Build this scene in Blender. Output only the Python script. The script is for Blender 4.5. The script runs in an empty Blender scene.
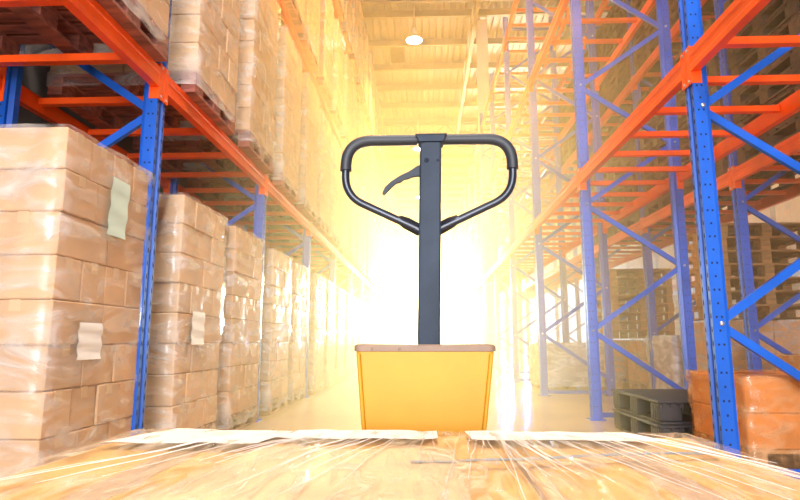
import bpy, math, random
from mathutils import Vector, Matrix, noise

random.seed(7)
SC = bpy.context.scene
C = SC.collection
PI = math.pi
ORD = ['nearest', 'second', 'third', 'fourth', 'fifth', 'sixth', 'seventh', 'eighth', 'ninth', 'tenth', 'eleventh',
       'twelfth', 'thirteenth', 'fourteenth', 'fifteenth', 'sixteenth', 'seventeenth', 'eighteenth']

# ------------------------------------------------------------------ materials
def new_mat(name):
    m = bpy.data.materials.new(name)
    m.use_nodes = True
    nt = m.node_tree
    b = nt.nodes['Principled BSDF']
    return m, nt, b

def simple(name, col, rough=0.5, metal=0.0, var=0.08, scale=6.0, bump=0.0, bscale=60.0, spec=0.5, coat=0.0, rand=0.0, stretch=(1, 1, 1)):
    m, nt, b = new_mat(name)
    N, L = nt.nodes, nt.links
    b.inputs['Roughness'].default_value = rough
    b.inputs['Metallic'].default_value = metal
    b.inputs['Specular IOR Level'].default_value = spec
    b.inputs['Coat Weight'].default_value = coat
    b.inputs['Coat Roughness'].default_value = 0.15
    tc = N.new('ShaderNodeTexCoord')
    mp = N.new('ShaderNodeMapping'); mp.inputs['Scale'].default_value = stretch
    L.new(tc.outputs['Object'], mp.inputs['Vector'])
    nz = N.new('ShaderNodeTexNoise'); nz.inputs['Scale'].default_value = scale; nz.inputs['Detail'].default_value = 5
    L.new(mp.outputs['Vector'], nz.inputs['Vector'])
    rp = N.new('ShaderNodeValToRGB')
    d = [max(0, c * (1 - var * 2)) for c in col]; u = [min(1, c * (1 + var)) for c in col]
    rp.color_ramp.elements[0].color = (*d, 1); rp.color_ramp.elements[1].color = (*u, 1)
    rp.color_ramp.elements[0].position = 0.3; rp.color_ramp.elements[1].position = 0.7
    L.new(nz.outputs['Fac'], rp.inputs['Fac'])
    out = rp.outputs['Color']
    if rand:
        oi = N.new('ShaderNodeObjectInfo')
        hs = N.new('ShaderNodeHueSaturation')
        mr = N.new('ShaderNodeMapRange'); mr.inputs['To Min'].default_value = 1 - rand; mr.inputs['To Max'].default_value = 1 + rand
        L.new(oi.outputs['Random'], mr.inputs['Value']); L.new(mr.outputs['Result'], hs.inputs['Value'])
        L.new(out, hs.inputs['Color']); out = hs.outputs['Color']
    L.new(out, b.inputs['Base Color'])
    if bump:
        n2 = N.new('ShaderNodeTexNoise'); n2.inputs['Scale'].default_value = bscale; n2.inputs['Detail'].default_value = 3
        L.new(mp.outputs['Vector'], n2.inputs['Vector'])
        bp = N.new('ShaderNodeBump'); bp.inputs['Strength'].default_value = bump; bp.inputs['Distance'].default_value = 0.01
        L.new(n2.outputs['Fac'], bp.inputs['Height']); L.new(bp.outputs['Normal'], b.inputs['Normal'])
    return m

def film_mat(name, fac_lo, fac_hi, col, rough=0.18, scale=5.0, stretch=(1, 1, 1), bump=0.5, tint=(1, 1, 1)):
    """stretch film: mostly clear, glossy creases, a little milky in streaks"""
    m = bpy.data.materials.new(name); m.use_nodes = True
    nt = m.node_tree; N, L = nt.nodes, nt.links
    for n in list(N): N.remove(n)
    o = N.new('ShaderNodeOutputMaterial')
    tr = N.new('ShaderNodeBsdfTransparent'); tr.inputs['Color'].default_value = (*tint, 1)
    p = N.new('ShaderNodeBsdfPrincipled')
    p.inputs['Base Color'].default_value = (*col, 1); p.inputs['Roughness'].default_value = rough
    p.inputs['Specular IOR Level'].default_value = 0.9
    tc = N.new('ShaderNodeTexCoord'); mp = N.new('ShaderNodeMapping'); mp.inputs['Scale'].default_value = stretch
    L.new(tc.outputs['Object'], mp.inputs['Vector'])
    nz = N.new('ShaderNodeTexNoise'); nz.inputs['Scale'].default_value = scale; nz.inputs['Detail'].default_value = 6
    nz.inputs['Distortion'].default_value = 1.2
    L.new(mp.outputs['Vector'], nz.inputs['Vector'])
    mr = N.new('ShaderNodeMapRange'); mr.inputs['From Min'].default_value = 0.42; mr.inputs['From Max'].default_value = 0.72
    mr.inputs['To Min'].default_value = fac_lo; mr.inputs['To Max'].default_value = fac_hi
    L.new(nz.outputs['Fac'], mr.inputs['Value'])
    bp = N.new('ShaderNodeBump'); bp.inputs['Strength'].default_value = bump; bp.inputs['Distance'].default_value = 0.02
    L.new(nz.outputs['Fac'], bp.inputs['Height']); L.new(bp.outputs['Normal'], p.inputs['Normal'])
    mx = N.new('ShaderNodeMixShader')
    L.new(mr.outputs['Result'], mx.inputs['Fac']); L.new(tr.outputs[0], mx.inputs[1]); L.new(p.outputs[0], mx.inputs[2])
    L.new(mx.outputs[0], o.inputs['Surface'])
    return m

def emit_mat(name, col, strength):
    m = bpy.data.materials.new(name); m.use_nodes = True
    nt = m.node_tree; N, L = nt.nodes, nt.links
    for n in list(N): N.remove(n)
    o = N.new('ShaderNodeOutputMaterial'); e = N.new('ShaderNodeEmission')
    e.inputs['Color'].default_value = (*col, 1); e.inputs['Strength'].default_value = strength
    L.new(e.outputs[0], o.inputs['Surface'])
    return m

M = {}
M['blue'] = simple('blue_paint', (0.004, 0.10, 0.55), 0.38, var=0.10, scale=3)
M['orange'] = simple('orange_paint', (0.90, 0.085, 0.003), 0.38, var=0.10, scale=3)
M['hole'] = simple('dark_hole', (0.01, 0.012, 0.03), 0.9, var=0)
M['bolt'] = simple('zinc_bolt', (0.6, 0.62, 0.66), 0.35, metal=0.8, var=0.05)
M['card'] = simple('brown_cardboard', (0.56, 0.345, 0.185), 0.7, var=0.07, scale=4, bump=0.06, bscale=40, rand=0.10)
M['card_pale'] = simple('pale_cardboard', (0.64, 0.43, 0.25), 0.7, var=0.07, scale=4, bump=0.06, bscale=40, rand=0.08)
M['card_amber'] = simple('amber_cardboard', (0.62, 0.26, 0.06), 0.55, var=0.12, scale=5, bump=0.06, bscale=40, rand=0.10)
M['tape'] = simple('packing_tape', (0.62, 0.42, 0.24), 0.3, var=0.05)
M['wood'] = simple('pallet_wood', (0.40, 0.23, 0.10), 0.75, var=0.25, scale=5, bump=0.2, bscale=40, rand=0.2, stretch=(1, 4, 8))
M['wood_red_bounce'] = simple('red_bounce_pallet_wood', (0.33, 0.10, 0.07), 0.7, var=0.3, scale=5, bump=0.2, bscale=40, rand=0.15, stretch=(1, 4, 8))  # red in the colour stands in for light reflected off the orange beams
M['wood_orange'] = simple('orange_pallet_wood', (0.50, 0.24, 0.08), 0.75, var=0.2, scale=5, bump=0.2, bscale=40, rand=0.2, stretch=(1, 4, 8))
M['dark_wood'] = simple('dark_pallet_wood', (0.085, 0.036, 0.02), 0.75, var=0.3, scale=5, bump=0.2, bscale=40, rand=0.3, stretch=(1, 4, 8))
M['black_plastic'] = simple('black_pallet_plastic', (0.035, 0.037, 0.045), 0.45, var=0.15, scale=8)
M['paper'] = simple('white_paper', (0.80, 0.76, 0.72), 0.6, var=0.03, bump=0.15, bscale=12)
M['paper_green'] = simple('pale_green_paper', (0.55, 0.68, 0.60), 0.6, var=0.03, bump=0.1, bscale=12)
M['yellow'] = simple('yellow_paint', (0.54, 0.255, 0.015), 0.45, spec=0.25, var=0.06, scale=7, bump=0.03, bscale=25)
M['trim_metal'] = simple('bare_steel_trim', (0.24, 0.155, 0.105), 0.5, metal=0.0, spec=0.3, var=0.1, scale=10)
M['slate'] = simple('slate_painted_steel', (0.022, 0.034, 0.056), 0.6, metal=0.0, spec=0.22, var=0.16, scale=9, bump=0.04, bscale=30)
M['tube'] = simple('dark_tube_steel', (0.022, 0.028, 0.042), 0.28, metal=0.3, var=0.1, scale=12)
M['grip'] = simple('black_rubber_grip', (0.018, 0.021, 0.028), 0.55, var=0.1, scale=12)
M['lever'] = simple('grey_lever_plastic', (0.035, 0.045, 0.06), 0.6, spec=0.2, var=0.05)
M['tyre'] = simple('polyurethane_tyre', (0.07, 0.05, 0.04), 0.6, var=0.1)
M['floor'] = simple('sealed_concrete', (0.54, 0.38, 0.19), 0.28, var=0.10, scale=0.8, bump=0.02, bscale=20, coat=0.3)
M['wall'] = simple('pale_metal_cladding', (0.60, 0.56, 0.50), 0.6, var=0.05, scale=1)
M['wall_shade'] = simple('shade_toned_cladding', (0.13, 0.11, 0.10), 0.6, var=0.05, scale=1)  # base colour darkened to put in the shade behind the left rack
M['roof'] = simple('roof_sheet', (0.27, 0.28, 0.31), 0.5, var=0.08, scale=0.8)
M['steel'] = simple('grey_roof_steel', (0.22, 0.20, 0.18), 0.5, var=0.1, scale=2)
M['column'] = simple('white_painted_steel', (0.80, 0.72, 0.62), 0.5, var=0.05, scale=2)
M['vent'] = simple('grey_vent_metal', (0.10, 0.10, 0.11), 0.5, var=0.1)
M['strap'] = simple('grey_blue_strap', (0.30, 0.38, 0.45), 0.35, var=0.08)
M['lamp_metal'] = simple('lamp_aluminium', (0.7, 0.68, 0.64), 0.3, metal=0.6, var=0.05)
M['film'] = film_mat('stretch_film', 0.05, 0.55, (0.85, 0.80, 0.75), 0.16, 3.2, (1, 1, 2.5), 0.55)
M['film_white'] = film_mat('white_stretch_film', 0.45, 0.9, (0.88, 0.87, 0.88), 0.2, 5, (1, 1, 2), 0.6)
M['film_amber'] = film_mat('amber_stretch_film', 0.12, 0.5, (0.85, 0.50, 0.25), 0.12, 5, (1, 1, 2), 0.6, tint=(1, 0.85, 0.7))
M['film_top'] = film_mat('clear_stretch_film', 0.12, 0.75, (0.90, 0.72, 0.50), 0.12, 11, (3.0, 0.8, 1), 1.0)
M['card_gold'] = simple('golden_cardboard', (0.78, 0.44, 0.13), 0.6, var=0.10, scale=5, bump=0.06, bscale=40)
M['sheet_peach'] = simple('peach_paper', (0.84, 0.58, 0.32), 0.5, var=0.10, scale=7, bump=0.25, bscale=12)
M['sheet'] = simple('thin_cream_paper', (0.84, 0.75, 0.64), 0.5, var=0.06, scale=9, bump=0.2, bscale=14)
M['film_line'] = simple('film_fold', (0.92, 0.86, 0.80), 0.12, var=0.03, spec=0.8)
M['daylight'] = emit_mat('daylight_pane', (1.0, 0.62, 0.18), 6.0)
M['cool_fill'] = emit_mat('cool_fill_pane', (0.92, 0.94, 1.0), 3.0)  # glow of the added door behind the camera
M['lamp_glow'] = emit_mat('lamp_glow', (1.0, 0.93, 0.80), 25.0)

# ------------------------------------------------------------------ mesh building
class MB:
    def __init__(s): s.v, s.f, s.m, s.sm = [], [], [], []
    def add(s, vs, fs, mi=0, smooth=False):
        o = len(s.v); s.v += [tuple(v) for v in vs]
        for f in fs: s.f.append(tuple(i + o for i in f)); s.m.append(mi); s.sm.append(smooth)
        return s
    def box(s, x0, x1, y0, y1, z0, z1, mi=0, b=0.0):
        if b <= 0:
            vs = [(x, y, z) for z in (z0, z1) for y in (y0, y1) for x in (x0, x1)]
            fs = [(0, 2, 3, 1), (4, 5, 7, 6), (0, 1, 5, 4), (2, 6, 7, 3), (0, 4, 6, 2), (1, 3, 7, 5)]
            return s.add(vs, fs, mi)
        # chamfered box: three faces' corner points per corner
        vs, ix = [], {}
        for i, (x, sx) in enumerate(((x0, 1), (x1, -1))):
            for j, (y, sy) in enumerate(((y0, 1), (y1, -1))):
                for k, (z, sz) in enumerate(((z0, 1), (z1, -1))):
                    for a, p in (('x', (x, y + sy * b, z + sz * b)), ('y', (x + sx * b, y, z + sz * b)), ('z', (x + sx * b, y + sy * b, z))):
                        ix[(i, j, k, a)] = len(vs); vs.append(p)
        fs = []
        cyc = ((0, 0), (0, 1), (1, 1), (1, 0))
        for i in (0, 1): fs.append([ix[(i, a, b_, 'x')] for a, b_ in cyc])
        for j in (0, 1): fs.append([ix[(a, j, b_, 'y')] for a, b_ in cyc])
        for k in (0, 1): fs.append([ix[(a, b_, k, 'z')] for a, b_ in cyc])
        for j in (0, 1):
            for k in (0, 1): fs.append([ix[(0, j, k, 'y')], ix[(1, j, k, 'y')], ix[(1, j, k, 'z')], ix[(0, j, k, 'z')]])
        for i in (0, 1):
            for k in (0, 1): fs.append([ix[(i, 0, k, 'x')], ix[(i, 1, k, 'x')], ix[(i, 1, k, 'z')], ix[(i, 0, k, 'z')]])
        for i in (0, 1):
            for j in (0, 1): fs.append([ix[(i, j, 0, 'x')], ix[(i, j, 1, 'x')], ix[(i, j, 1, 'y')], ix[(i, j, 0, 'y')]])
        for i in (0, 1):
            for j in (0, 1):
                for k in (0, 1): fs.append([ix[(i, j, k, a)] for a in 'xyz'])
        return s.add(vs, fs, mi)
    def bar(s, p, q, w, h, up=(0, 0, 1), mi=0):
        p, q = Vector(p), Vector(q); d = (q - p).normalized()
        a = d.cross(Vector(up)).normalized(); b = a.cross(d)
        vs = []
        for e in (p, q):
            for sa, sb in ((-1, -1), (1, -1), (1, 1), (-1, 1)): vs.append(e + a * sa * w / 2 + b * sb * h / 2)
        return s.add(vs, [(3, 2, 1, 0), (4, 5, 6, 7), (0, 1, 5, 4), (1, 2, 6, 5), (2, 3, 7, 6), (3, 0, 4, 7)], mi)
    def tube(s, pts, r, n=12, mi=0, cap=True, flat=None):
        pts = [Vector(p) for p in pts]; rings = []
        rr = r if isinstance(r, (list, tuple)) else [r] * len(pts)
        ref = None
        for i, p in enumerate(pts):
            t = (pts[min(i + 1, len(pts) - 1)] - pts[max(i - 1, 0)]).normalized()
            if ref is None:
                ref = Vector((0, 1, 0)) if abs(t.y) < 0.9 else Vector((0, 0, 1))
            a = (ref - t * ref.dot(t)).normalized(); ref = a; b = t.cross(a)
            fl = flat[i] if flat else (1, 1)
            rings.append([p + (a * math.cos(2 * PI * k / n) * fl[0] + b * math.sin(2 * PI * k / n) * fl[1]) * rr[i] for k in range(n)])
        vs = [v for rg in rings for v in rg]
        fs = [(i * n + k, i * n + (k + 1) % n, (i + 1) * n + (k + 1) % n, (i + 1) * n + k) for i in range(len(pts) - 1) for k in range(n)]
        s.add(vs, fs, mi, True)
        if cap:
            s.add(rings[0], [tuple(range(n))[::-1]], mi); s.add(rings[-1], [tuple(range(n))], mi)
        return s
    def lathe(s, prof, n=24, c=(0, 0, 0), axis='z', mi=0, smooth=True):
        vs = []
        for r, h in prof:
            for k in range(n):
                a = 2 * PI * k / n
                p = (r * math.cos(a), r * math.sin(a), h)
                if axis == 'x': p = (h, r * math.cos(a), r * math.sin(a))
                if axis == 'y': p = (r * math.cos(a), h, r * math.sin(a))
                vs.append((p[0] + c[0], p[1] + c[1], p[2] + c[2]))
        fs = [(i * n + k, i * n + (k + 1) % n, (i + 1) * n + (k + 1) % n, (i + 1) * n + k) for i in range(len(prof) - 1) for k in range(n)]
        return s.add(vs, fs, mi, smooth)
    def prism(s, poly, y0, y1, mi=0):
        """polygon in (x, z), extruded along y"""
        n = len(poly); vs = [(x, y0, z) for x, z in poly] + [(x, y1, z) for x, z in poly]
        fs = [tuple(range(n)), tuple(range(n, 2 * n))[::-1]] + [(i, i + n, (i + 1) % n + n, (i + 1) % n) for i in range(n)]
        return s.add(vs, fs, mi)
    def mesh(s, name, mats):
        me = bpy.data.meshes.new(name); me.from_pydata(s.v, [], s.f)
        for m in mats: me.materials.append(m)
        me.polygons.foreach_set('material_index', s.m); me.polygons.foreach_set('use_smooth', s.sm)
        import bmesh
        bm = bmesh.new(); bm.from_mesh(me); bmesh.ops.recalc_face_normals(bm, faces=bm.faces); bm.to_mesh(me); bm.free()
        me.update()
        return me

def link(name, me, parent=None, loc=(0, 0, 0), rz=0):
    o = bpy.data.objects.new(name, me); C.objects.link(o)
    if parent: o.parent = parent
    o.location = loc; o.rotation_euler.z = rz
    return o
def build(name, mb, mats, parent=None, loc=(0, 0, 0), rz=0):
    return link(name, mb.mesh(name, mats if isinstance(mats, list) else [mats]), parent, loc, rz)
def tag(o, label=None, cat=None, group=None, kind=None):
    if label: o['label'] = label
    if cat: o['category'] = cat
    if group: o['group'] = group
    if kind: o['kind'] = kind
    return o
def empty(name, loc=(0, 0, 0), rz=0):
    o = bpy.data.objects.new(name, None); C.objects.link(o); o.location = loc; o.rotation_euler.z = rz
    o.empty_display_size = 0.1
    return o
KIDS = {}
def copy_tree(o, parent=None):
    c = o.copy(); C.objects.link(c)
    if parent: c.parent = parent
    for ch in [x for x in C.objects if x.parent == o]: copy_tree(ch, c)
    return c
def struct(name, mb, mats, loc=(0, 0, 0)):
    o = build(name, mb, mats, None, loc); o['kind'] = 'structure'; return o

# ------------------------------------------------------------------ camera
H = 0.75
cam = bpy.data.cameras.new('camera'); cam_o = bpy.data.objects.new('camera', cam); C.objects.link(cam_o)
cam.sensor_width = 36; cam.lens = 571 * 36 / 800; cam.clip_start = 0.02; cam.clip_end = 200
cam_o.location = (0, 0, H); cam_o.rotation_euler = (PI / 2 + math.radians(8.96), 0, math.radians(2.48))
SC.camera = cam_o

# ------------------------------------------------------------------ setting
XL, XR, YN, YF, ZR = -2.86, 12.5, -7.0, 42.0, 10.6
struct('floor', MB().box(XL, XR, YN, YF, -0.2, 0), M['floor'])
struct('wall_left', MB().box(XL - 0.2, XL, YN, YF, 0, ZR), M['wall_shade'])
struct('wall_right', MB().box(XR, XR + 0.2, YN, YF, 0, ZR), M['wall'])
# far wall with two daylight openings (main aisle, next aisle)
W1 = (-2.3, 3.2, 0.4, 5.0); W2 = (4.6, 8.6, 0.6, 5.2)
fw = MB()
fw.box(XL, W1[0], YF, YF + 0.2, 0, ZR); fw.box(W1[1], W2[0], YF, YF + 0.2, 0, ZR); fw.box(W2[1], XR, YF, YF + 0.2, 0, ZR)
fw.box(W1[0], W1[1], YF, YF + 0.2, 0, W1[2]); fw.box(W1[0], W1[1], YF, YF + 0.2, W1[3], ZR)
fw.box(W2[0], W2[1], YF, YF + 0.2, 0, W2[2]); fw.box(W2[0], W2[1], YF, YF + 0.2, W2[3], ZR)
struct('wall_far', fw, M['wall'])
for i, w in enumerate((W1, W2)):
    o = struct('window_%d' % (i + 1), MB().box(w[0], w[1], YF + 0.08, YF + 0.12, w[2], w[3]), M['daylight'])
    f = MB()
    n = 4
    for k in range(n + 1):
        x = w[0] + (w[1] - w[0]) * k / n; f.box(x - 0.04, x + 0.04, YF - 0.02, YF + 0.07, w[2], w[3])
    for k in range(4):
        z = w[2] + (w[3] - w[2]) * k / 3; f.box(w[0], w[1], YF - 0.015, YF + 0.065, z - 0.04, z + 0.04)
    build('window_frame', f, M['column'], o)
# near wall behind the camera; its unseen glowing door is added as cool fill light
D = (-2.6, 2.6, 0.0, 5.0)
nw = MB(); nw.box(XL, D[0], YN - 0.2, YN, 0, ZR); nw.box(D[1], XR, YN - 0.2, YN, 0, ZR); nw.box(D[0], D[1], YN - 0.2, YN, D[3], ZR)
struct('wall_near', nw, M['wall'])
struct('fill_door_1', MB().box(D[0], D[1], YN - 0.15, YN - 0.1, D[2], D[3]), M['cool_fill'])
# corrugated roof: ribs run along the aisle
rf = MB(); x = XL; prof = []
while x < XR:
    prof += [(x, ZR), (x + 0.13, ZR), (x + 0.15, ZR + 0.045), (x + 0.20, ZR + 0.045), (x + 0.22, ZR)]; x += 0.22
vs = [(a, YN, b) for a, b in prof] + [(a, YF, b) for a, b in prof]; n = len(prof)
rf.add(vs, [(i, i + 1, i + 1 + n, i + n) for i in range(n - 1)])
rf.box(XL, XR, YN, YF, ZR + 0.06, ZR + 0.12)
struct('ceiling', rf, M['roof'])
k = 0
y = 15.97 - 1.7 * 13
while y < YF:
    pm = MB(); pm.box(XL, XR, y - 0.03, y + 0.03, ZR - 0.2, ZR); pm.box(XL, XR, y - 0.03, y + 0.07, ZR - 0.205, ZR - 0.185)
    struct('trim_%d' % (k + 1), pm, M['steel']); k += 1; y += 1.7
def lattice(p, q, depth, nseg, w=0.07):
    m = MB(); p, q = Vector(p), Vector(q); d = Vector((0, 0, -depth))
    m.bar(p, q, w, w); m.bar(p + d, q + d, w, w)
    for i in range(nseg):
        a, b = p.lerp(q, i / nseg), p.lerp(q, (i + 1) / nseg)
        if i % 2: m.bar(a, b + d, w * .6, w * .6)
        else: m.bar(a + d, b, w * .6, w * .6)
    return m
struct('roof_girder_beam', lattice((1.5, YN, ZR - 0.25), (1.5, YF, ZR - 0.25), 0.55, 48, 0.1), M['steel'])
struct('roof_truss_beam', lattice((XL, 24.6, ZR - 0.25), (XR, 24.6, ZR - 0.25), 0.75, 20, 0.08), M['steel'])
struct('roof_truss_beam', lattice((XL, 14.2, ZR - 0.25), (XR, 14.2, ZR - 0.25), 0.55, 20, 0.08), M['steel'])
cm = MB(); cx, cy = 1.80, 16.345
cm.box(cx - 0.16, cx + 0.16, cy - 0.15, cy - 0.13, 0, ZR - 0.2); cm.box(cx - 0.16, cx + 0.16, cy + 0.13, cy + 0.15, 0, ZR - 0.2); cm.box(cx - 0.015, cx + 0.015, cy - 0.13, cy + 0.13, 0, ZR - 0.2)
struct('column', cm, M['column'])
vm = MB(); vm.box(-1.15, -0.62, 17.75, 19.0, ZR - 0.10, ZR - 0.01)
for i in range(9): vm.bar((-1.1, 17.85 + i * 0.13, ZR - 0.12), (-0.67, 17.85 + i * 0.13, ZR - 0.12), 0.09, 0.012, (0, 0.5, 1))
tag(build('roof_vent', vm, M['vent']), 'dark grey louvred vent panel set in the corrugated ceiling', 'vent')

# ------------------------------------------------------------------ rack
def post_mb(h, face=-1):
    """omega section post, face towards -x (front) ; holes on the aisle face and both sides"""
    m = MB(); a = 0.05; t = 0.10
    prof = [(-0.0, -a), (-0.0, -0.022), (0.012, -0.016), (0.012, 0.016), (0.0, 0.022), (0.0, a), (0.07, a), (0.07, 0.03), (t, 0.022), (t, -0.022), (0.07, -0.03), (0.07, -a)]
    n = len(prof)
    vs = [(x, y, 0.01) for x, y in prof] + [(x, y, h) for x, y in prof]
    m.add(vs, [tuple(range(n)), tuple(range(n, 2 * n))] + [(i, (i + 1) % n, (i + 1) % n + n, i + n) for i in range(n)])
    z = 0.12
    while z < h - 0.05:
        for y in (-0.036, 0.036): m.add([(-0.0012, y - 0.006, z), (-0.0012, y + 0.006, z), (-0.0012, y + 0.004, z + 0.026), (-0.0012, y - 0.004, z + 0.026)], [(0, 1, 2, 3)], 1)
        for y in (-a - 0.0012, a + 0.0012):
            for x in ((0.022, 0.05) if int(z / 0.075) % 2 else (0.036,)):
                m.add([(x - 0.005, y, z), (x + 0.005, y, z), (x + 0.005, y, z + 0.011), (x - 0.005, y, z + 0.011)], [(0, 1, 2, 3)], 1)
        z += 0.075
    return m
def beam_mb(P, h, front):
    """step beam with a rolled groove and toothed end connectors"""
    m = MB(); y0, y1 = 0.055, P - 0.055
    d = -1 if front else 1
    prof = [(0, 0), (0, -h), (d * -0.05, -h), (d * -0.05, -0.03), (d * -0.02, -0.03), (d * -0.02, 0)]
    prof = [(0, 0), (0, -h * .28), (-d * 0.006, -h * .34), (-d * 0.006, -h * .66), (0, -h * .72), (0, -h), (-d * 0.05, -h), (-d * 0.05, -0.03), (-d * 0.028, -0.03), (-d * 0.028, 0)]
    m.prism(prof, y0, y1)
    return m
def connector_mb(P, h, front, end):
    m = MB(); d = -1 if front else 1
    for e, s in (((0.0, 1), (P, -1))[end],):
        x0, x1 = sorted((d * 0.008, d * 0.001))
        ya, yb = sorted((e + s * 0.004, e + s * 0.06))
        m.box(x0, x1, ya, yb, -h - 0.07, 0.03)
        xa, xb = sorted((d * 0.008, -d * 0.055))
        yc, yd = sorted((e + s * 0.0515, e + s * 0.0548))
        m.box(xa, xb, yc, yd, -h - 0.07, 0.03)
        for z in (0.01, -h - 0.05):
            xp, xq = sorted((d * 0.008, d * 0.012))
            m.box(xp, xq, e + s * 0.03 - 0.007, e + s * 0.03 + 0.007, z - 0.007, z + 0.007, 1)
    return m

RD = 1.0           # rack depth
def brace_nodes(h):
    out = []; z = 0.21; front = False
    while z + 0.63 < h - 0.1:
        p = (0.045 if front else RD - 0.045, z); q = (RD - 0.045 if front else 0.045, z + 0.63)
        out.append((p, q)); z += 0.63; front = not front
    return out
def make_frame(parent, h, gap=None):
    me_f = post_mb(h).mesh('post', [M['blue'], M['hole']])
    fp = MB().box(-0.03, 0.12, -0.07, 0.07, 0, 0.01).mesh('foot_plate', [M['blue']])
    for x, r in ((0, 0), (RD, PI)):
        p = link('post', me_f, parent, (x, 0, 0), r); link('foot_plate', fp, p)
    for (p, q) in brace_nodes(h):
        m = MB(); m.bar((p[0], 0, p[1]), (q[0], 0, q[1]), 0.028, 0.042, (0, 1, 0)) if False else None
        a, b = Vector((p[0], 0.0, p[1])), Vector((q[0], 0.0, q[1]))
        m.bar(a, b, 0.045, 0.03, (0, 1, 0))
        for e in (a, b): m.lathe([(0, -0.062), (0.012, -0.062), (0.012, -0.05), (0, -0.05)], 8, (e.x, 0, e.z), 'y', 1)
        build('brace', m, [M['blue'], M['bolt']], parent)
    for z in (0.045, h - 0.25):
        m = MB().bar((0.045, 0, z), (RD - 0.045, 0, z), 0.045, 0.03, (0, 1, 0)); build('brace', m, [M['blue']], parent)
def make_bay(P, h, levels, bh, nbar):
    root = empty('pallet_rack')
    make_frame(root, h)
    for z in levels:
        for front in (True, False):
            x = 0.0 if front else RD
            b = build('beam', beam_mb(P, bh, front), [M['orange'], M['bolt']], root, (x + (-0.012 if front else 0.012), 0, z))
            for end in (0, 1): build('connector', connector_mb(P, bh, front, end), [M['orange'], M['bolt']], b, ((0.01 if front else -0.01), 0, 0))
        for i in range(nbar):
            y = P * (i + 0.5) / nbar
            build('crossbar', MB().box(0.04, RD - 0.04, y - 0.025, y + 0.025, -0.075, -0.032), [M['orange']], root, (0, 0, z))
    return root
def flatten(root, name):
    """one mesh of a whole bay, for bays too far off to show their parts"""
    mb = MB(); mats = []
    def walk(o, mat):
        w = mat @ Matrix.LocRotScale(o.location, o.rotation_euler, o.scale)
        if o.type == 'MESH':
            me = o.data; idx = []
            for m in me.materials:
                if m not in mats: mats.append(m)
                idx.append(mats.index(m))
            off = len(mb.v); mb.v += [tuple(w @ v.co) for v in me.vertices]
            for p in me.polygons: mb.f.append(tuple(i + off for i in p.vertices)); mb.m.append(idx[p.material_index] if idx else 0); mb.sm.append(p.use_smooth)
        for ch in [x for x in C.objects if x.parent == o]: walk(ch, w)
    walk(root, Matrix.Identity(4))
    return mb.mesh(name, mats)
def place_row(proto, flat, P, x, y0, n, flip, text, group, ndet):
    """rows of bays; flip: the row faces the other way (aisle on its right)"""
    for k in range(n):
        yy = y0 + k * P
        if k < ndet:
            o = copy_tree(proto)
        else:
            o = link('pallet_rack', flat)
        o.location = (x, yy + (P if flip else 0), 0); o.rotation_euler.z = PI if flip else 0
        tag(o, text % ORD[k], 'rack', group)
PL, PR = 2.27, 2.42
LV_L, LV_R = (2.36, 4.52, 6.66), (2.44, 4.58, 6.52)
YL0, YR0 = 3.2 - PL, 3.28 - PR
pl = make_bay(PL, 7.4, LV_L, 0.12, 4)
pr = make_bay(PR, 7.05, LV_R, 0.13, 5)
fl, fr = flatten(pl, 'pallet_rack'), flatten(pr, 'pallet_rack')
NB = 15
place_row(pl, fl, PL, -1.58, YL0, NB, True, 'left aisle rack with blue posts and orange beams, %s bay along the cartons', 'rack bays on the left of the aisle', 7)
place_row(pr, fr, PR, 1.58, YR0, NB, False, 'empty rack with blue posts and orange beams right of the aisle, %s bay', 'rack bays on the right of the aisle', 7)
X2 = 3.10; X3 = 7.1
place_row(pr, fr, PR, X2, YR0, 11, False, 'rack holding dark pallets behind the right aisle rack, %s bay', 'rack bays behind the right rack', 5)
place_row(pr, fr, PR, X3, YR0 + PR * 2, 9, False, 'distant rack across the next aisle on the right, %s bay', 'rack bays across the next aisle', 0)
def drop(o):
    for ch in [x for x in C.objects if x.parent == o]: drop(ch)
    bpy.data.objects.remove(o)
# near end frame of the left row, far end frames of the other rows
ef = empty('rack_end_frame', (-1.58, YL0, 0), PI); make_frame(ef, 7.4)
tag(ef, 'blue upright frame closing the near end of the left rack', 'rack frame')
drop(pl); drop(pr)

# ------------------------------------------------------------------ pallets and loads (local: centred on x, y; z from 0)
def pallet_mb(lx, ly, h=0.144, nb=7):
    m = MB(); t = 0.02; g = 0.004
    for i in range(nb):                                    # top boards run along x
        w = ly / nb * 0.78; y = -ly / 2 + w / 2 + (ly - w) * i / (nb - 1)
        m.box(-lx / 2, lx / 2, y - w / 2, y + w / 2, h - t, h, 0, 0.002)
    for x in (-lx / 2 + 0.05, 0, lx / 2 - 0.05):
        m.box(x - 0.05, x + 0.05, -ly / 2, ly / 2, h - 2 * t, h - t, 0, 0.002)
        for y in (-ly / 2 + 0.07, 0, ly / 2 - 0.07):
            m.box(x - 0.05, x + 0.05, y - 0.07, y + 0.07, t, h - 2 * t, 0, 0.002)
        m.box(x - 0.05, x + 0.05, -ly / 2, ly / 2, 0, t, 0, 0.002)
    return m
def stack_boxes(lx, ly, z0, z1, n, seed):
    """brick-laid cartons: list of boxes"""
    r = random.Random(seed); out = []; dz = (z1 - z0) / n
    for k in range(n):
        nx, ny = ((2, 4) if k % 3 == 1 else (3, 2) if k % 2 == (n - 1) % 2 else (2, 3))
        for i in range(nx):
            for j in range(ny):
                jx, jy = r.uniform(-.004, .004), r.uniform(-.004, .004)
                out.append((-lx / 2 + lx * i / nx + jx + .002, -lx / 2 + lx * (i + 1) / nx + jx - .002,
                            -ly / 2 + ly * j / ny + jy + .002, -ly / 2 + ly * (j + 1) / ny + jy - .002, z0 + k * dz + .001, z0 + (k + 1) * dz - .001))
    return out
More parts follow.
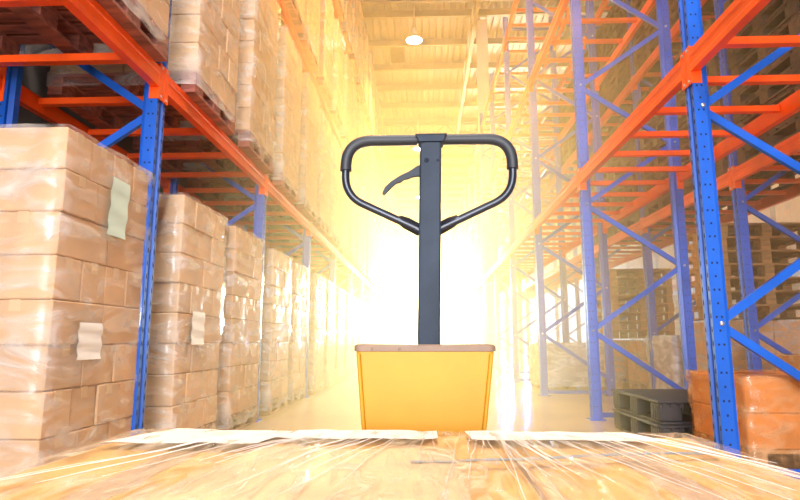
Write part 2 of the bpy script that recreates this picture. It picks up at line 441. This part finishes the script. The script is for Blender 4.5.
def carton_mb(b):
    m = MB(); x0, x1, y0, y1, z0, z1 = b; cx, cy, cz = (x0 + x1) / 2, (y0 + y1) / 2, z0
    x0 -= cx; x1 -= cx; y0 -= cy; y1 -= cy; z1 -= cz; z0 = 0
    m.box(x0, x1, y0, y1, z0, z1, 0, 0.006)
    # packing tape over the flaps along the longer side
    if (y1 - y0) > (x1 - x0):
        m.box(-0.025, 0.025, y0 - 0.0008, y1 + 0.0008, z1 - 0.05, z1 + 0.0008, 1)
    else:
        m.box(x0 - 0.0008, x1 + 0.0008, -0.025, 0.025, z1 - 0.05, z1 + 0.0008, 1)
    return m, (cx, cy, cz)
def wrap_mb(lx, ly, z0, z1, amp, seed, nx=10, ny=9, nz=14, off=0.010, top=True):
    """film shell hugging the stack, pulled in between the cartons and creased"""
    m = MB(); hx, hy = lx / 2 + off, ly / 2 + off
    ring = [(-hx + 2 * hx * i / nx, -hy) for i in range(nx)] + [(hx, -hy + 2 * hy * j / ny) for j in range(ny)] + \
           [(hx - 2 * hx * i / nx, hy) for i in range(nx)] + [(-hx, hy - 2 * hy * j / ny) for j in range(ny)]
    R = len(ring); vs = []
    for k in range(nz + 1):
        z = z0 + (z1 + off - z0) * k / nz
        for (x, y) in ring:
            w = amp * noise.noise(Vector((x * 6 + seed, y * 6, z * 9))) + amp * .8 * noise.noise(Vector((x * 14 + y * 14, seed, z * 3 + x * 5)))
            l = math.hypot(x / hx, y / hy); s_ = 1 + max(-off * .6, w) / max(hx, hy)
            vs.append((x * s_, y * s_, z))
    fs = [(k * R + i, k * R + (i + 1) % R, (k + 1) * R + (i + 1) % R, (k + 1) * R + i) for k in range(nz) for i in range(R)]
    m.add(vs, fs, 0, True)
    if top: m.add(vs[nz * R:], [tuple(range(R))], 0)
    return m
LX, LY = 1.0, 0.80
pal_wood = pallet_mb(LX, LY).mesh('pallet', [M['wood']])
pal_red_bounce = pallet_mb(LX, LY).mesh('pallet', [M['wood_red_bounce']])
def stack_proto(h, n, pal, seed, cardm, detailed=True):
    root = empty('wrapped_carton_stack')
    link('pallet', pal, root)
    if detailed:
        for b in stack_boxes(LX, LY, 0.146, h, n, seed):
            m, c = carton_mb(b); build('carton', m, [cardm, M['tape']], root, c)
    w = build('stretch_wrap', wrap_mb(LX, LY, 0.05, h, 0.02, seed), [M['film']], root)
    return root
def stack_flat(h, n, pal, seed, cardm):
    root = stack_proto(h, n, pal, seed, cardm)
    me = flatten(root, 'wrapped_carton_stack'); drop(root); return me
def label_sheet(name, parent, y0, z0, w, h, mat, xface, bow=0.004, skew=0.0):
    """paper stuck flat on the aisle face (+x side of the load), local coordinates"""
    m = MB(); n = 8; vs = []
    for i in range(n + 1):
        for j in range(3):
            z = z0 + h * i / n; y = y0 + w * j / 2 + skew * (i / n)
            vs.append((xface + bow * math.sin(i * 1.9 + j), y, z))
    m.add(vs, [(i * 3 + j, i * 3 + j + 1, (i + 1) * 3 + j + 1, (i + 1) * 3 + j) for i in range(n) for j in range(2)], 0, True)
    v2 = [(v[0] - 0.002, v[1], v[2]) for v in vs]
    m.add(v2, [(i * 3 + j, (i + 1) * 3 + j, (i + 1) * 3 + j + 1, i * 3 + j + 1) for i in range(n) for j in range(2)], 0, True)
    return build(name, m, [mat], parent)
STX = -1.575 - LX / 2
def slot_y(k, s): return YL0 + k * PL + (0.38 if s == 0 else 1.44) + LY / 2
heights = {0: (1.70, 8), 1: (1.78, 8), 2: (1.72, 8), 3: (2.15, 9)}
where = {0: 'on the floor under the left rack', 1: 'on the lowest beams of the left rack', 2: 'on the middle beams of the left rack', 3: 'on the top beams of the left rack'}
for lev in range(4):
    h, n = heights[lev]
    z = 0.0 if lev == 0 else LV_L[lev - 1]
    pal = pal_red_bounce if lev else pal_wood
    flat = stack_flat(h, n, pal, 50 + lev, M['card'] if lev % 2 == 0 else M['card_pale'])
    proto = [stack_proto(h, n, pal, 10 + lev, M['card']), stack_proto(h, n, pal, 20 + lev, M['card_pale'])]
    idx = 0; ndet = (6, 6, 3, 2)[lev]; first = (1, 1, 3, 5)[lev]
    for i in range(first, NB * 2):
        k, s = divmod(i, 2)
        if idx < ndet: o = copy_tree(proto[idx % 2])
        else: o = link('wrapped_carton_stack', flat)
        dx = random.uniform(-0.015, 0.015); 
        o.location = (STX + dx + (0.09 if lev else 0), slot_y(k, s) + (-0.10 if lev else 0.015) + (random.uniform(-0.02, 0.02) if lev or idx > 1 else 0), z); o.rotation_euler.z = random.uniform(-0.012, 0.012) + (PI if i % 3 == 0 and lev else 0)
        if lev == 0 and idx == 0:
            o.location.x = STX - 0.02; o.rotation_euler.z = 0
            near_stack = o
        if lev == 0 and idx == 1: second_stack = o; o.location.x = STX; o.rotation_euler.z = 0
        g = 'wrapped carton stacks ' + where[lev]
        if idx < len(ORD) - 4: tag(o, 'film-wrapped carton stack %s, %s from camera' % (where[lev], ORD[idx]), 'carton stack', g)
        else: tag(o, 'film-wrapped carton stack %s, dissolving in bright haze' % where[lev], 'carton stack', g + ' far end')
        idx += 1
    for p in proto: drop(p)
fx = LX / 2 + 0.022
def ny(st, y): return y - st.location.y
l1 = label_sheet('paper_sheet', near_stack, ny(near_stack, 2.72), 1.27, 0.17, 0.30, M['paper_green'], fx, skew=0.02); l1['label'] = 'pale green paper sheet'
l2 = label_sheet('paper_sheet', near_stack, ny(near_stack, 2.56), 0.66, 0.19, 0.17, M['paper'], fx); l2['label'] = 'white paper sheet'
l3 = label_sheet('paper_sheet', second_stack, ny(second_stack, 3.78), 0.72, 0.22, 0.22, M['paper'], fx); l3['label'] = 'white paper sheet'

# pallet stacks on the rack behind
pal_dark = pallet_mb(1.0, 1.05, 0.144, 8).mesh('pallet', [M['dark_wood']])
pal_lite = pallet_mb(1.0, 1.05, 0.144, 8).mesh('pallet', [M['wood_orange']])
def pallet_stack(x, y, z, n, me, desc, group):
    for i in range(n):
        o = link('pallet', me, None, (x + random.uniform(-.012, .012), y + random.uniform(-.012, .012), z + i * 0.1442), random.uniform(-.01, .01))
        t = n - 1 - i
        nth = 'topmost' if t == 0 else ORD[t] + ' from the top'
        tag(o, '%s, %s' % (desc, nth), 'pallet', group)
for lev, bays, nm in ((0, (1, 2, 3), 'lowest'), (1, (1, 2, 3, 4), 'middle')):
    q = 0
    for k in bays:
        for s in (0, 1):
            pallet_stack(X2 + 0.5, YR0 + k * PR + 0.10 + 0.54 + s * 1.13, LV_R[lev], 12 if lev == 0 else 11, pal_dark,
                         'dark wooden pallet in %s stack on %s beams behind right rack' % (ORD[q], nm), 'dark pallets on the %s beams behind the right rack' % nm)
            q += 1
pallet_stack(3.6, 10.15, 0.775, 8, pal_lite, 'pale wooden pallet stacked on cartons behind the white load', 'pale pallets stacked behind the white load')
pallet_stack(3.62, 6.65, 0.975, 7, pal_lite, 'wooden pallet stacked on cartons behind nearest right post', 'pallets stacked behind the nearest right post')
for q, y in enumerate((13.2, 16.2, 18.6)):
    pallet_stack(X3 + 0.5, y, 0, 14, pal_lite, 'pale wooden pallet in the %s floor stack across next aisle' % ORD[q], 'pale pallets stacked across the next aisle')

# two dark plastic pallets on the floor in the right rack
def plastic_pallet(loc, label, rz):
    r = empty('plastic_pallet', loc, rz); lx, ly, h = 1.0, 1.0, 0.165
    d = MB()
    d.box(-lx / 2, lx / 2, -ly / 2, ly / 2, h - 0.022, h - 0.004, 0, 0.004)
    for i in range(14): d.box(-lx / 2 + .03, lx / 2 - .03, -ly / 2 + .04 + i * .068, -ly / 2 + .075 + i * .068, h - 0.004, h, 0)
    for i in range(16): d.box(-lx / 2 + 0.03 + i * 0.06, -lx / 2 + 0.055 + i * 0.06, -ly / 2 - 0.003, -ly / 2 + 0.01, h - 0.045, h - 0.022)
    build('deck', d, M['black_plastic'], r)
    for x in (-lx / 2 + .09, 0, lx / 2 - .09):
        for y in (-ly / 2 + .09, 0, ly / 2 - .09):
            b = MB().box(x - .08, x + .08, y - .08, y + .08, 0.02, h - 0.0225, 0, 0.008)
            for q in (-.04, 0, .04):
                b.box(x - .083, x + .083, y + q - .008, y + q + .008, .03, h - .04)
            build('block', b, M['black_plastic'], r)
    b = MB()
    for x in (-lx / 2 + .09, 0, lx / 2 - .09): b.box(x - .07, x + .07, -ly / 2, ly / 2, 0, 0.0195, 0, 0.004)
    for y in (-ly / 2 + .08, ly / 2 - .08): b.box(-lx / 2 + .16, lx / 2 - .16, y - .06, y + .06, 0.001, 0.018)
    build('bottom_deck', b, M['black_plastic'], r)
    tag(r, label, 'pallet', 'dark plastic pallets on the floor')
plastic_pallet((2.12, 4.70, 0), 'dark plastic pallet lying on the floor inside right rack, lower of two', 0)
plastic_pallet((2.125, 4.705, 0.1655), 'dark plastic pallet on top of another inside right rack', 0.01)

# low wrapped loads on the right
def low_load(loc, lx, ly, h, cardm, film, label, group=None, n=2, pal=True):
    r = empty('wrapped_load', loc)
    base = 0.0
    build('pallet', pallet_mb(lx, ly), M['wood'], r); base = 0.146
    nx, ny_ = max(1, round(lx / 0.5)), max(1, round(ly / 0.5)); dz = (h - base) / n
    for k in range(n):
        for i in range(nx):
            for j in range(ny_):
                b = (-lx / 2 + lx * i / nx + .003, -lx / 2 + lx * (i + 1) / nx - .003, -ly / 2 + ly * j / ny_ + .003, -ly / 2 + ly * (j + 1) / ny_ - .003, base + k * dz, base + (k + 1) * dz - .002)
                m, c = carton_mb(b); build('carton', m, [cardm, M['tape']], r, c)
    build('stretch_wrap', wrap_mb(lx, ly, 0.05, h, 0.03, loc[0] * 3 + loc[1], nx=14, ny=14, nz=10), [film], r)
    tag(r, label, 'wrapped load', group)
    return r
low_load((2.17, 3.73, 0), 0.74, 0.66, 0.54, M['card_amber'], M['film_amber'], 'amber film-wrapped load on floor beside nearest right rack post')
low_load((2.25, 9.45, 0), 0.95, 0.85, 0.70, M['card_pale'], M['film_white'], 'white film-wrapped load on the floor under right rack, farther from camera')
low_load((3.66, 8.95, 0), 0.9, 0.9, 0.74, M['card_amber'], M['film'], 'amber carton load on the floor behind the white wrapped one', None)
low_load((3.6, 7.85, 0), 0.95, 0.9, 0.80, M['card_amber'], M['film_white'], 'milky wrapped load behind the dark plastic pallets')
low_load((3.62, 4.9, 0), 0.95, 0.95, 0.62, M['card_amber'], M['film_amber'], 'amber wrapped load on floor behind the nearest right rack bay')
low_load((3.62, 6.65, 0), 1.0, 1.0, 0.95, M['card_amber'], M['film'], 'amber carton load carrying stacked pallets behind the nearest right post')
low_load((3.6, 10.15, 0), 1.0, 1.0, 0.75, M['card_amber'], M['film'], 'amber carton load carrying pale pallets behind the white wrapped load')
q = 0
for (x, y, z, h) in ((7.6, 6.6, 0, 1.5), (7.6, 8.0, 0, 1.3), (7.6, 9.3, 0, 1.6), (7.6, 10.6, 0, 1.2), (7.6, 11.8, 0, 1.5)):
    low_load((x, y, z), 0.95, 0.95, h, M['card_amber'], M['film_white'] if q in (1, 3) else M['film_amber'], '%s amber wrapped load on the floor across the next aisle' % ORD[q].capitalize(), 'wrapped loads across the next aisle', 3); q += 1
q = 0
for k in range(2, 8):
    for s in (0, 1):
        y = YR0 + k * PR + 0.65 + s * 1.13
        o = low_load((7.6, y, LV_R[0]), 0.95, 0.95, 1.5, M['card_amber'], M['film_amber'], '%s amber load on the raised beams across the next aisle' % ORD[q].capitalize(), 'wrapped loads on the beams across the next aisle', 3); q += 1

# ------------------------------------------------------------------ foreground load on the jack forks
FZ = 0.185                                            # fork top
load = empty('wrapped_carton_load', (-0.035, 0.60, 0))
tag(load, 'film-wrapped amber carton load in front of the yellow jack cover', 'wrapped load')
lx, ly = 1.02, 0.98; p0 = FZ - 0.104
build('pallet', pallet_mb(lx, ly), M['wood'], load, (0, 0, p0))
for k, (z0, z1) in enumerate(((p0 + 0.146, p0 + 0.315), (p0 + 0.317, 0.577))):
    for i in range(3):
        for j in range(2):
            m, c = carton_mb((-lx / 2 + lx * i / 3 + .003, -lx / 2 + lx * (i + 1) / 3 - .003, ly * (-.5, -.12)[j] + .003, ly * (-.12, .5)[j] - .003, z0, z1))
            build('carton', m, [M['card_gold'], M['tape']], load, c)
# wrap: rounded cushion of film over the top and down the sides
wm = MB(); G = 56; vs = []
def topz(u, v):
    e = max(abs(u), abs(v)); 
    z = 0.585 + 0.007 * (1 - e ** 3)
    z += 0.0035 * noise.noise(Vector((u * 3, v * 3, 2.0))) + 0.0022 * noise.noise(Vector((u * 26, v * 4, 5.0)))
    return z
for j in range(G + 1):
    for i in range(G + 1):
        u, v = -1 + 2 * i / G, -1 + 2 * j / G
        z = topz(u, v) - (0.02 if max(abs(u), abs(v)) > 0.999 else 0)
        vs.append((u * (lx / 2 + .012), v * (ly / 2 + .012), z))
wm.add(vs, [(j * (G + 1) + i, j * (G + 1) + i + 1, (j + 1) * (G + 1) + i + 1, (j + 1) * (G + 1) + i) for j in range(G) for i in range(G)], 0, True)
per = [(i, 0) for i in range(G)] + [(G, j) for j in range(G)] + [(G - i, G) for i in range(G)] + [(0, G - j) for j in range(G)]
side = []
for k in range(9):
    for (i, j) in per:
        b = vs[j * (G + 1) + i]; w = 0.006 * noise.noise(Vector((b[0] * 9, b[1] * 9, k * 1.3))) if k else 0
        side.append((b[0] * (1 + w), b[1] * (1 + w), b[2] - (b[2] - (p0 + 0.06)) * k / 8))
R = len(per)
wm.add(side, [(k * R + i, k * R + (i + 1) % R, (k + 1) * R + (i + 1) % R, (k + 1) * R + i) for k in range(8) for i in range(R)], 0, True)
build('stretch_wrap', wm, M['film_top'], load)
def zat(x, y): return topz(x / (lx / 2 + .012), y / (ly / 2 + .012))
def sheet(pts, mat, lab, lift, nu=10, nv=6):
    """paper lying on the film; four corners, world x and y"""
    a, b, c, d = [Vector((p[0] + 0.035, p[1] - 0.60)) for p in pts]
    m = MB(); tv = []
    for j in range(nv + 1):
        for i in range(nu + 1):
            p = a.lerp(b, i / nu).lerp(d.lerp(c, i / nu), j / nv)
            tv.append((p.x, p.y, zat(p.x, p.y) + lift + 0.0005 * math.sin(i * 1.3 + j)))
    F = [(j * (nu + 1) + i, j * (nu + 1) + i + 1, (j + 1) * (nu + 1) + i + 1, (j + 1) * (nu + 1) + i) for j in range(nv) for i in range(nu)]
    m.add(tv, F, 0, True); m.add([(x, y, z - 0.0008) for x, y, z in tv], [f[::-1] for f in F], 0, True)
    o = build('paper_sheet', m, mat, load); o['label'] = lab; return o
sheet([(-0.52, 0.93), (-0.26, 0.91), (-0.24, 1.075), (-0.46, 1.08)], M['sheet'], 'white paper sheet at left', 0.0006)
sheet([(-0.25, 0.985), (0.02, 0.98), (0.02, 1.085), (-0.235, 1.085)], M['sheet'], 'white paper sheet by the jack cover', 0.0008)
sheet([(0.075, 0.965), (0.39, 0.975), (0.35, 1.08), (0.07, 1.08)], M['sheet'], 'white paper sheet at right', 0.0006)
sheet([(-0.32, 0.45), (0.05, 0.44), (0.04, 0.90), (-0.25, 0.90)], M['sheet_peach'], 'creased paper under film at front', -0.003)
# loose film folds fanning over the right half and a strap across
rr = random.Random(3)
for k in range(70):
    x0 = rr.uniform(-0.30, 0.42) if k > 12 else rr.uniform(0.08, 0.16); y1 = 1.075; x1 = x0
    ang = (x0 - 0.10) * 1.3 + rr.uniform(-.12, .12)
    y0 = rr.uniform(0.55, 0.9); pts = []
    for t in range(7):
        y = y1 + (y0 - y1) * t / 6; x = x0 + math.tan(ang) * (y1 - y) * 1.0 + 0.0015 * math.sin(t * 2 + k)
        if abs(x + .035) < lx / 2: pts.append((x + 0.035, y - 0.60, zat(x + 0.035, y - 0.60) + 0.0012))
    if len(pts) > 2: build('film_fold', MB().tube(pts, [0.0003] + [rr.uniform(.0003, .0008)] * (len(pts) - 2) + [0.0003], 6), M['film_line'], load)
pts = [(-0.02 + 0.035 + t * 0.05, 0.79 + t * 0.012 - 0.60) for t in range(10)]
sm = MB(); sv = []
for (x, y) in pts: sv += [(x, y - .006, zat(x, y) - .0006), (x, y + .006, zat(x, y) - .0006)]
sm.add(sv, [(2 * i, 2 * i + 2, 2 * i + 3, 2 * i + 1) for i in range(9)])
sm.add([(x, y, z - .0012) for x, y, z in sv], [(2 * i, 2 * i + 1, 2 * i + 3, 2 * i + 2) for i in range(9)])
build('strap', sm, M['strap'], load)

# ------------------------------------------------------------------ pallet jack
jack = empty('pallet_jack', (0, 1.30, 0))
tag(jack, 'yellow pallet jack with dark loop handle standing in the aisle', 'pallet jack')
Y0 = -0.05                                            # cover front face, local
cov = MB()
def cover_ring(z, hw, cx, y0, y1, r=0.012, n=4):
    out = []
    for (sx, yy, a0) in ((1, y0, -90), (1, y1, 0), (-1, y1, 90), (-1, y0, 180)):
        ccx = cx + sx * (hw - r); ccy = yy + (r if yy == y0 else -r)
        for i in range(n + 1):
            a = math.radians(a0 + 90 * i / n); out.append((ccx + r * math.cos(a), ccy + r * math.sin(a), z))
    return out
rings = [cover_ring(z, hw, cx, Y0 + dy, 0.12) for z, hw, cx, dy in
         ((0.215, 0.095, 0.0, 0.0), (0.40, 0.115, -0.002, 0.0), (0.56, 0.1325, -0.004, 0.0), (0.70, 0.147, -0.001, 0.0), (0.7255, 0.1495, -0.001, 0.0))]
n = len(rings[0]); vs = [v for r in rings for v in r]
cov.add(vs, [(k * n + i, k * n + (i + 1) % n, (k + 1) * n + (i + 1) % n, (k + 1) * n + i) for k in range(4) for i in range(n)], 0, False)
cov.add(rings[0], [tuple(range(n))]); cov.add(rings[-1], [tuple(range(n))])
# pressed edge flanges down both front edges
for s in (-1, 1):
    pts = [(s * hw + cx - s * 0.006, Y0 - 0.002, z) for z, hw, cx in ((0.22, 0.095, 0), (0.40, 0.115, -0.002), (0.56, 0.1325, -0.004), (0.72, 0.149, -0.001))]
    cov.tube(pts, 0.0045, 8)
build('pump_cover', cov, M['yellow'], jack)
tr = MB()
r0, r1, r2 = cover_ring(0.7262, 0.1535, -0.001, Y0 - 0.004, 0.124, 0.014), cover_ring(0.7375, 0.1535, -0.001, Y0 - 0.004, 0.124, 0.014), cover_ring(0.7405, 0.149, -0.001, Y0 + 0.001, 0.119, 0.012)
tr.add(r0 + r1 + r2, [(k * n + i, k * n + (i + 1) % n, (k + 1) * n + (i + 1) % n, (k + 1) * n + i) for k in range(2) for i in range(n)])
tr.add(r0, [tuple(range(n))]); tr.add(r2, [tuple(range(n))])
for x in (-0.115, -0.055): tr.lathe([(0, Y0 - 0.0055), (0.003, Y0 - 0.0055), (0.003, Y0 - 0.003)], 8, (x, 0, 0.732), 'y')
build('cover_trim', tr, M['trim_metal'], jack)
# column (leans a touch to the right as in the picture)
def colx(z): return 0.0085 + (z - 0.74) * 0.0165
cz0, cz1 = 0.735, 1.2108; cmb = MB(); hw0, hw1 = 0.0255, 0.0252
vs = []
for z, hw in ((cz0, hw0), (cz1, hw1)):
    x = colx(z)
    vs += [(x - hw, -0.006, z), (x - hw + 0.004, -0.010, z), (x + hw - 0.004, -0.010, z), (x + hw, -0.006, z), (x + hw, 0.03, z), (x - hw, 0.03, z)]
cmb.add(vs, [tuple(range(6)), tuple(range(6, 12))] + [(i, (i + 1) % 6, (i + 1) % 6 + 6, i + 6) for i in range(6)])
col = build('handle_column', cmb, M['slate'], jack)
hm = MB()
for (x, z, r) in ((-0.009, 1.166, 0.0058), (0.017, 1.166, 0.0034), (-0.019, 1.209, 0.0028)):
    hm.lathe([(0, -0.0108), (r, -0.0108), (r, -0.006)], 14, (colx(z) + x, 0, z), 'y')
build('pin_hole', hm, M['hole'], col)
def smooth_path(pts, rad, n=8):
    """polyline with rounded corners"""
    pts = [Vector(p) for p in pts]; out = [pts[0]]
    for i in range(1, len(pts) - 1):
        p, a, b = pts[i], pts[i - 1], pts[i + 1]; r = rad[i - 1]
        da, db = (a - p).normalized(), (b - p).normalized()
        s, e = p + da * r, p + db * r
        for k in range(n + 1):
            t = k / n; out.append(s * (1 - t) ** 2 + p * 2 * t * (1 - t) + e * t * t)
    out.append(pts[-1]); return out
yb = 0.012
def P3(x, z): return (x, yb, z)
top_z = 1.2235
loop = {}
for s, side_, xs in ((-1, 'l', (-0.1855, -0.1875, -0.158, -0.019)), (1, 'r', (0.2095, 0.2090, 0.175, 0.0385))):
    pts = [P3(0.015, top_z), P3(xs[0] + s * 0.0, top_z), P3(xs[1], 1.088), P3(xs[3], 1.008)]
    loop[side_] = smooth_path(pts, (0.062, 0.05), 14)
tubem = MB()
for k in loop: tubem.tube(loop[k], 0.0092, 14)
build('handle_loop', tubem, M['tube'], jack)
for k, s in (('l', -1), ('r', 1)):
    g = []
    for p in loop[k]:
        if abs(p.x - 0.015) < 0.030: continue
        if p.z < 1.143: break
        g.append(p)
    st = Vector((0.015 + s * 0.031, yb, top_z)); g = [st] + g
    last = Vector(loop[k][len([p for p in loop[k] if p.z >= 1.143])]); t = (last - g[-1]);
    if t.length > 0: g.append(g[-1] + t.normalized() * min(t.length, 0.012))
    build('grip', MB().tube(g, [0.0125, 0.0130] + [0.0132] * (len(g) - 3) + [0.0140], 16), M['grip'], jack)
    # flattened tube end bolted to the column
    e = loop[k][-1]
    a = Vector((e.x + s * 0.042, yb, e.z + 0.0235)); b = Vector((e.x - s * 0.011, yb, e.z - 0.006))
    build('tube_bracket', MB().bar(a, b, 0.016, 0.021, (0, 1, 0)) if False else MB().tube([a, a.lerp(b, .35), b], [0.0095, 0.0135, 0.0135], 4, flat=[(1, 1), (.55, 1.05), (.55, 1.05)]), M['tube'], jack)
cl = MB(); cxx = colx(1.22)
cl.prism([(cxx - 0.033, 1.2265), (cxx + 0.035, 1.2265), (cxx + 0.029, 1.211), (cxx - 0.027, 1.211)], -0.016, 0.034)
cl.prism([(cxx - 0.036, 1.2285), (cxx + 0.038, 1.2285), (cxx + 0.037, 1.2266), (cxx - 0.035, 1.2266)], -0.018, 0.036)
build('handle_clamp', cl, M['slate'], jack)
# release lever: curved finger blade left of the column
top = [(-0.006, 1.160), (-0.016, 1.157), (-0.035, 1.144), (-0.058, 1.133), (-0.078, 1.120), (-0.0915, 1.107), (-0.0985, 1.093), (-0.0985, 1.0905)]
bot = [(-0.006, 1.1335), (-0.016, 1.1335), (-0.030, 1.131), (-0.036, 1.1275), (-0.047, 1.126), (-0.055, 1.1195), (-0.066, 1.1165), (-0.076, 1.107), (-0.086, 1.097), (-0.0945, 1.0875)]
build('release_lever', MB().prism(top + bot[::-1], 0.004, 0.016), M['lever'], jack)
# chassis below: yoke, steering wheels, forks with load rollers
build('yoke', MB().box(-0.05, 0.05, -0.03, 0.10, 0.10, 0.2149, 0, 0.006), M['slate'], jack)
for s in (-1, 1):
    w = MB().lathe([(0.0, 0.03), (0.03, 0.03), (0.09, 0.027), (0.10, 0.018), (0.10, -0.018), (0.09, -0.027), (0.03, -0.03), (0.0, -0.03)], 24, (s * 0.085, 0.035, 0.10), 'x')
    build('steer_wheel', w, M['tyre'], jack)
    fk = MB().box(s * 0.19 - 0.075, s * 0.19 + 0.075, -1.20, 0.0, 0.135, FZ - 0.001, 0, 0.008)
    fk.box(s * 0.19 - 0.06, s * 0.19 + 0.06, -0.02, 0.10, 0.135, 0.30, 0, 0.006)
    f_ = build('fork', fk, M['yellow'], jack)
    rl = MB().lathe([(0, 0.04), (0.038, 0.04), (0.04, 0.036), (0.04, -0.036), (0.038, -0.04), (0, -0.04)], 18, (s * 0.19, -1.05, 0.04), 'x')
    rl.box(s * 0.19 - 0.055, s * 0.19 - 0.045, -1.08, -0.95, 0.03, 0.136); rl.box(s * 0.19 + 0.045, s * 0.19 + 0.055, -1.08, -0.95, 0.03, 0.136)
    build('load_roller', rl, M['tyre'], f_)
build('cross_member', MB().box(-0.25, 0.25, 0.00, 0.10, 0.22, 0.30, 0, 0.006) if False else MB().box(-0.26, 0.26, 0.1225, 0.16, 0.18, 0.32, 0, 0.008), M['yellow'], jack)

# ------------------------------------------------------------------ lamps
lamps = [(-0.25, y) for y in (1.0, 8.0, 15.0, 24.3, 33.0)] + [(5.5, 5.0), (5.5, 12.0)]  # only the one above the handle is seen; the rest are added for light
for i, (x, y) in enumerate(lamps):
    z = 9.1
    r = empty('high_bay_lamp', (x, y, z))
    s = MB(); s.lathe([(0.05, 0.20), (0.09, 0.17), (0.19, 0.08), (0.235, 0.0), (0.232, 0.0), (0.185, 0.078), (0.085, 0.165), (0.0, 0.19)], 28)
    build('lamp_shade', s, M['lamp_metal'], r)
    b = MB(); b.lathe([(0.0, 0.02), (0.10, 0.02), (0.215, 0.004), (0.215, 0.0), (0.0, -0.02)], 24); build('diffuser', b, M['lamp_glow'], r)
    h_ = MB(); h_.lathe([(0, 0.2), (0.08, 0.2), (0.08, 0.36), (0.03, 0.40), (0, 0.40)], 16); h_.tube([(0, 0, 0.39), (0, 0, ZR - 0.2 - z)], 0.012, 8); build('ballast_housing', h_, M['lamp_metal'], r)
    tag(r, ['added unseen high-bay lamp above the camera', 'added unseen high-bay lamp ahead of the camera', 'lit high-bay lamp hanging from the ceiling above the handle', 'added unseen high-bay lamp beyond the lit one', 'farthest added unseen high-bay lamp down the aisle', 'added unseen high-bay lamp over the near part of the next aisle', 'added unseen high-bay lamp over the far part of the next aisle'][i], 'lamp', 'high-bay lamps over the aisle')
    ld = bpy.data.lights.new('bay_light', 'SPOT'); ld.energy = (2800, 2500, 2700, 3500, 4000, 3000, 3000)[i]; ld.spot_size = math.radians(100); ld.spot_blend = 0.6; ld.shadow_soft_size = 0.22
    ld.color = ((1.0, 0.95, 0.9), (1.0, 0.62, 0.22), (1.0, 0.60, 0.18), (1.0, 0.60, 0.16), (1.0, 0.60, 0.16), (1.0, 0.86, 0.7), (1.0, 0.86, 0.7))[i]
    lo = bpy.data.objects.new('bay_light', ld); C.objects.link(lo); lo.parent = r; lo.location = (0, 0, -0.06)
TILT, FAR, SPR = 5, 21000, 24
HZ_D, HZ_G, HZ_Y, HZ_Z = 0.12, 0.5, 3.9, 4.0
def area(name, loc, rot, sx, sy, energy, col, spread=180):
    d = bpy.data.lights.new(name, 'AREA'); d.shape = 'RECTANGLE'; d.size = sx; d.size_y = sy; d.energy = energy; d.color = col; d.spread = math.radians(spread)
    o = bpy.data.objects.new(name, d); C.objects.link(o); o.location = loc; o.rotation_euler = rot; return o
# daylight: far windows (warm, low sun on the yard) and the added, unseen door behind the camera (cool fill)
area('far_daylight', (0.4, YF - 0.05, 2.7), (-PI / 2 + math.radians(TILT), 0, 0), 5.2, 4.4, FAR, (1.0, 0.44, 0.07), SPR)
area('side_daylight', (6.6, YF - 0.05, 2.9), (-PI / 2, 0, 0), 3.8, 4.4, 3000, (1.0, 0.72, 0.45), 60)
area('door_fill', (-0.2, YN + 0.05, 2.6), (PI / 2, 0, 0), 5.2, 4.8, 1550, (0.93, 0.95, 1.0))

# ------------------------------------------------------------------ haze in the air, view
w = bpy.data.worlds.new('world'); SC.world = w; w.use_nodes = True
nt = w.node_tree
nt.nodes['Background'].inputs['Color'].default_value = (0.8, 0.85, 1, 1); nt.nodes['Background'].inputs['Strength'].default_value = 0.0
hz = bpy.data.materials.new('haze'); hz.use_nodes = True
for n in list(hz.node_tree.nodes): hz.node_tree.nodes.remove(n)
o = hz.node_tree.nodes.new('ShaderNodeOutputMaterial')
v = hz.node_tree.nodes.new('ShaderNodeVolumeScatter'); v.inputs['Color'].default_value = (1.0, 0.78, 0.40, 1)
v.inputs['Density'].default_value = HZ_D; v.inputs['Anisotropy'].default_value = HZ_G
hz.node_tree.links.new(v.outputs[0], o.inputs['Volume'])
tag(build('haze', MB().box(XL + 0.05, XR - 0.05, HZ_Y, YF - 0.1, 0.01, HZ_Z), [hz]), 'golden haze hanging in the far part of the aisle', 'haze', None, 'stuff')
cy = SC.cycles
cy.use_denoising = True
cy.max_bounces = 7; cy.diffuse_bounces = 3; cy.glossy_bounces = 3; cy.transparent_max_bounces = 12; cy.volume_bounces = 1; cy.transmission_bounces = 2
cy.caustics_reflective = False; cy.caustics_refractive = False
cy.sample_clamp_indirect = 6.0
vs_ = SC.view_settings
vs_.view_transform = 'Standard'; vs_.look = 'None'; vs_.gamma = 1.0; vs_.use_curve_mapping = False; vs_.exposure = 0.0
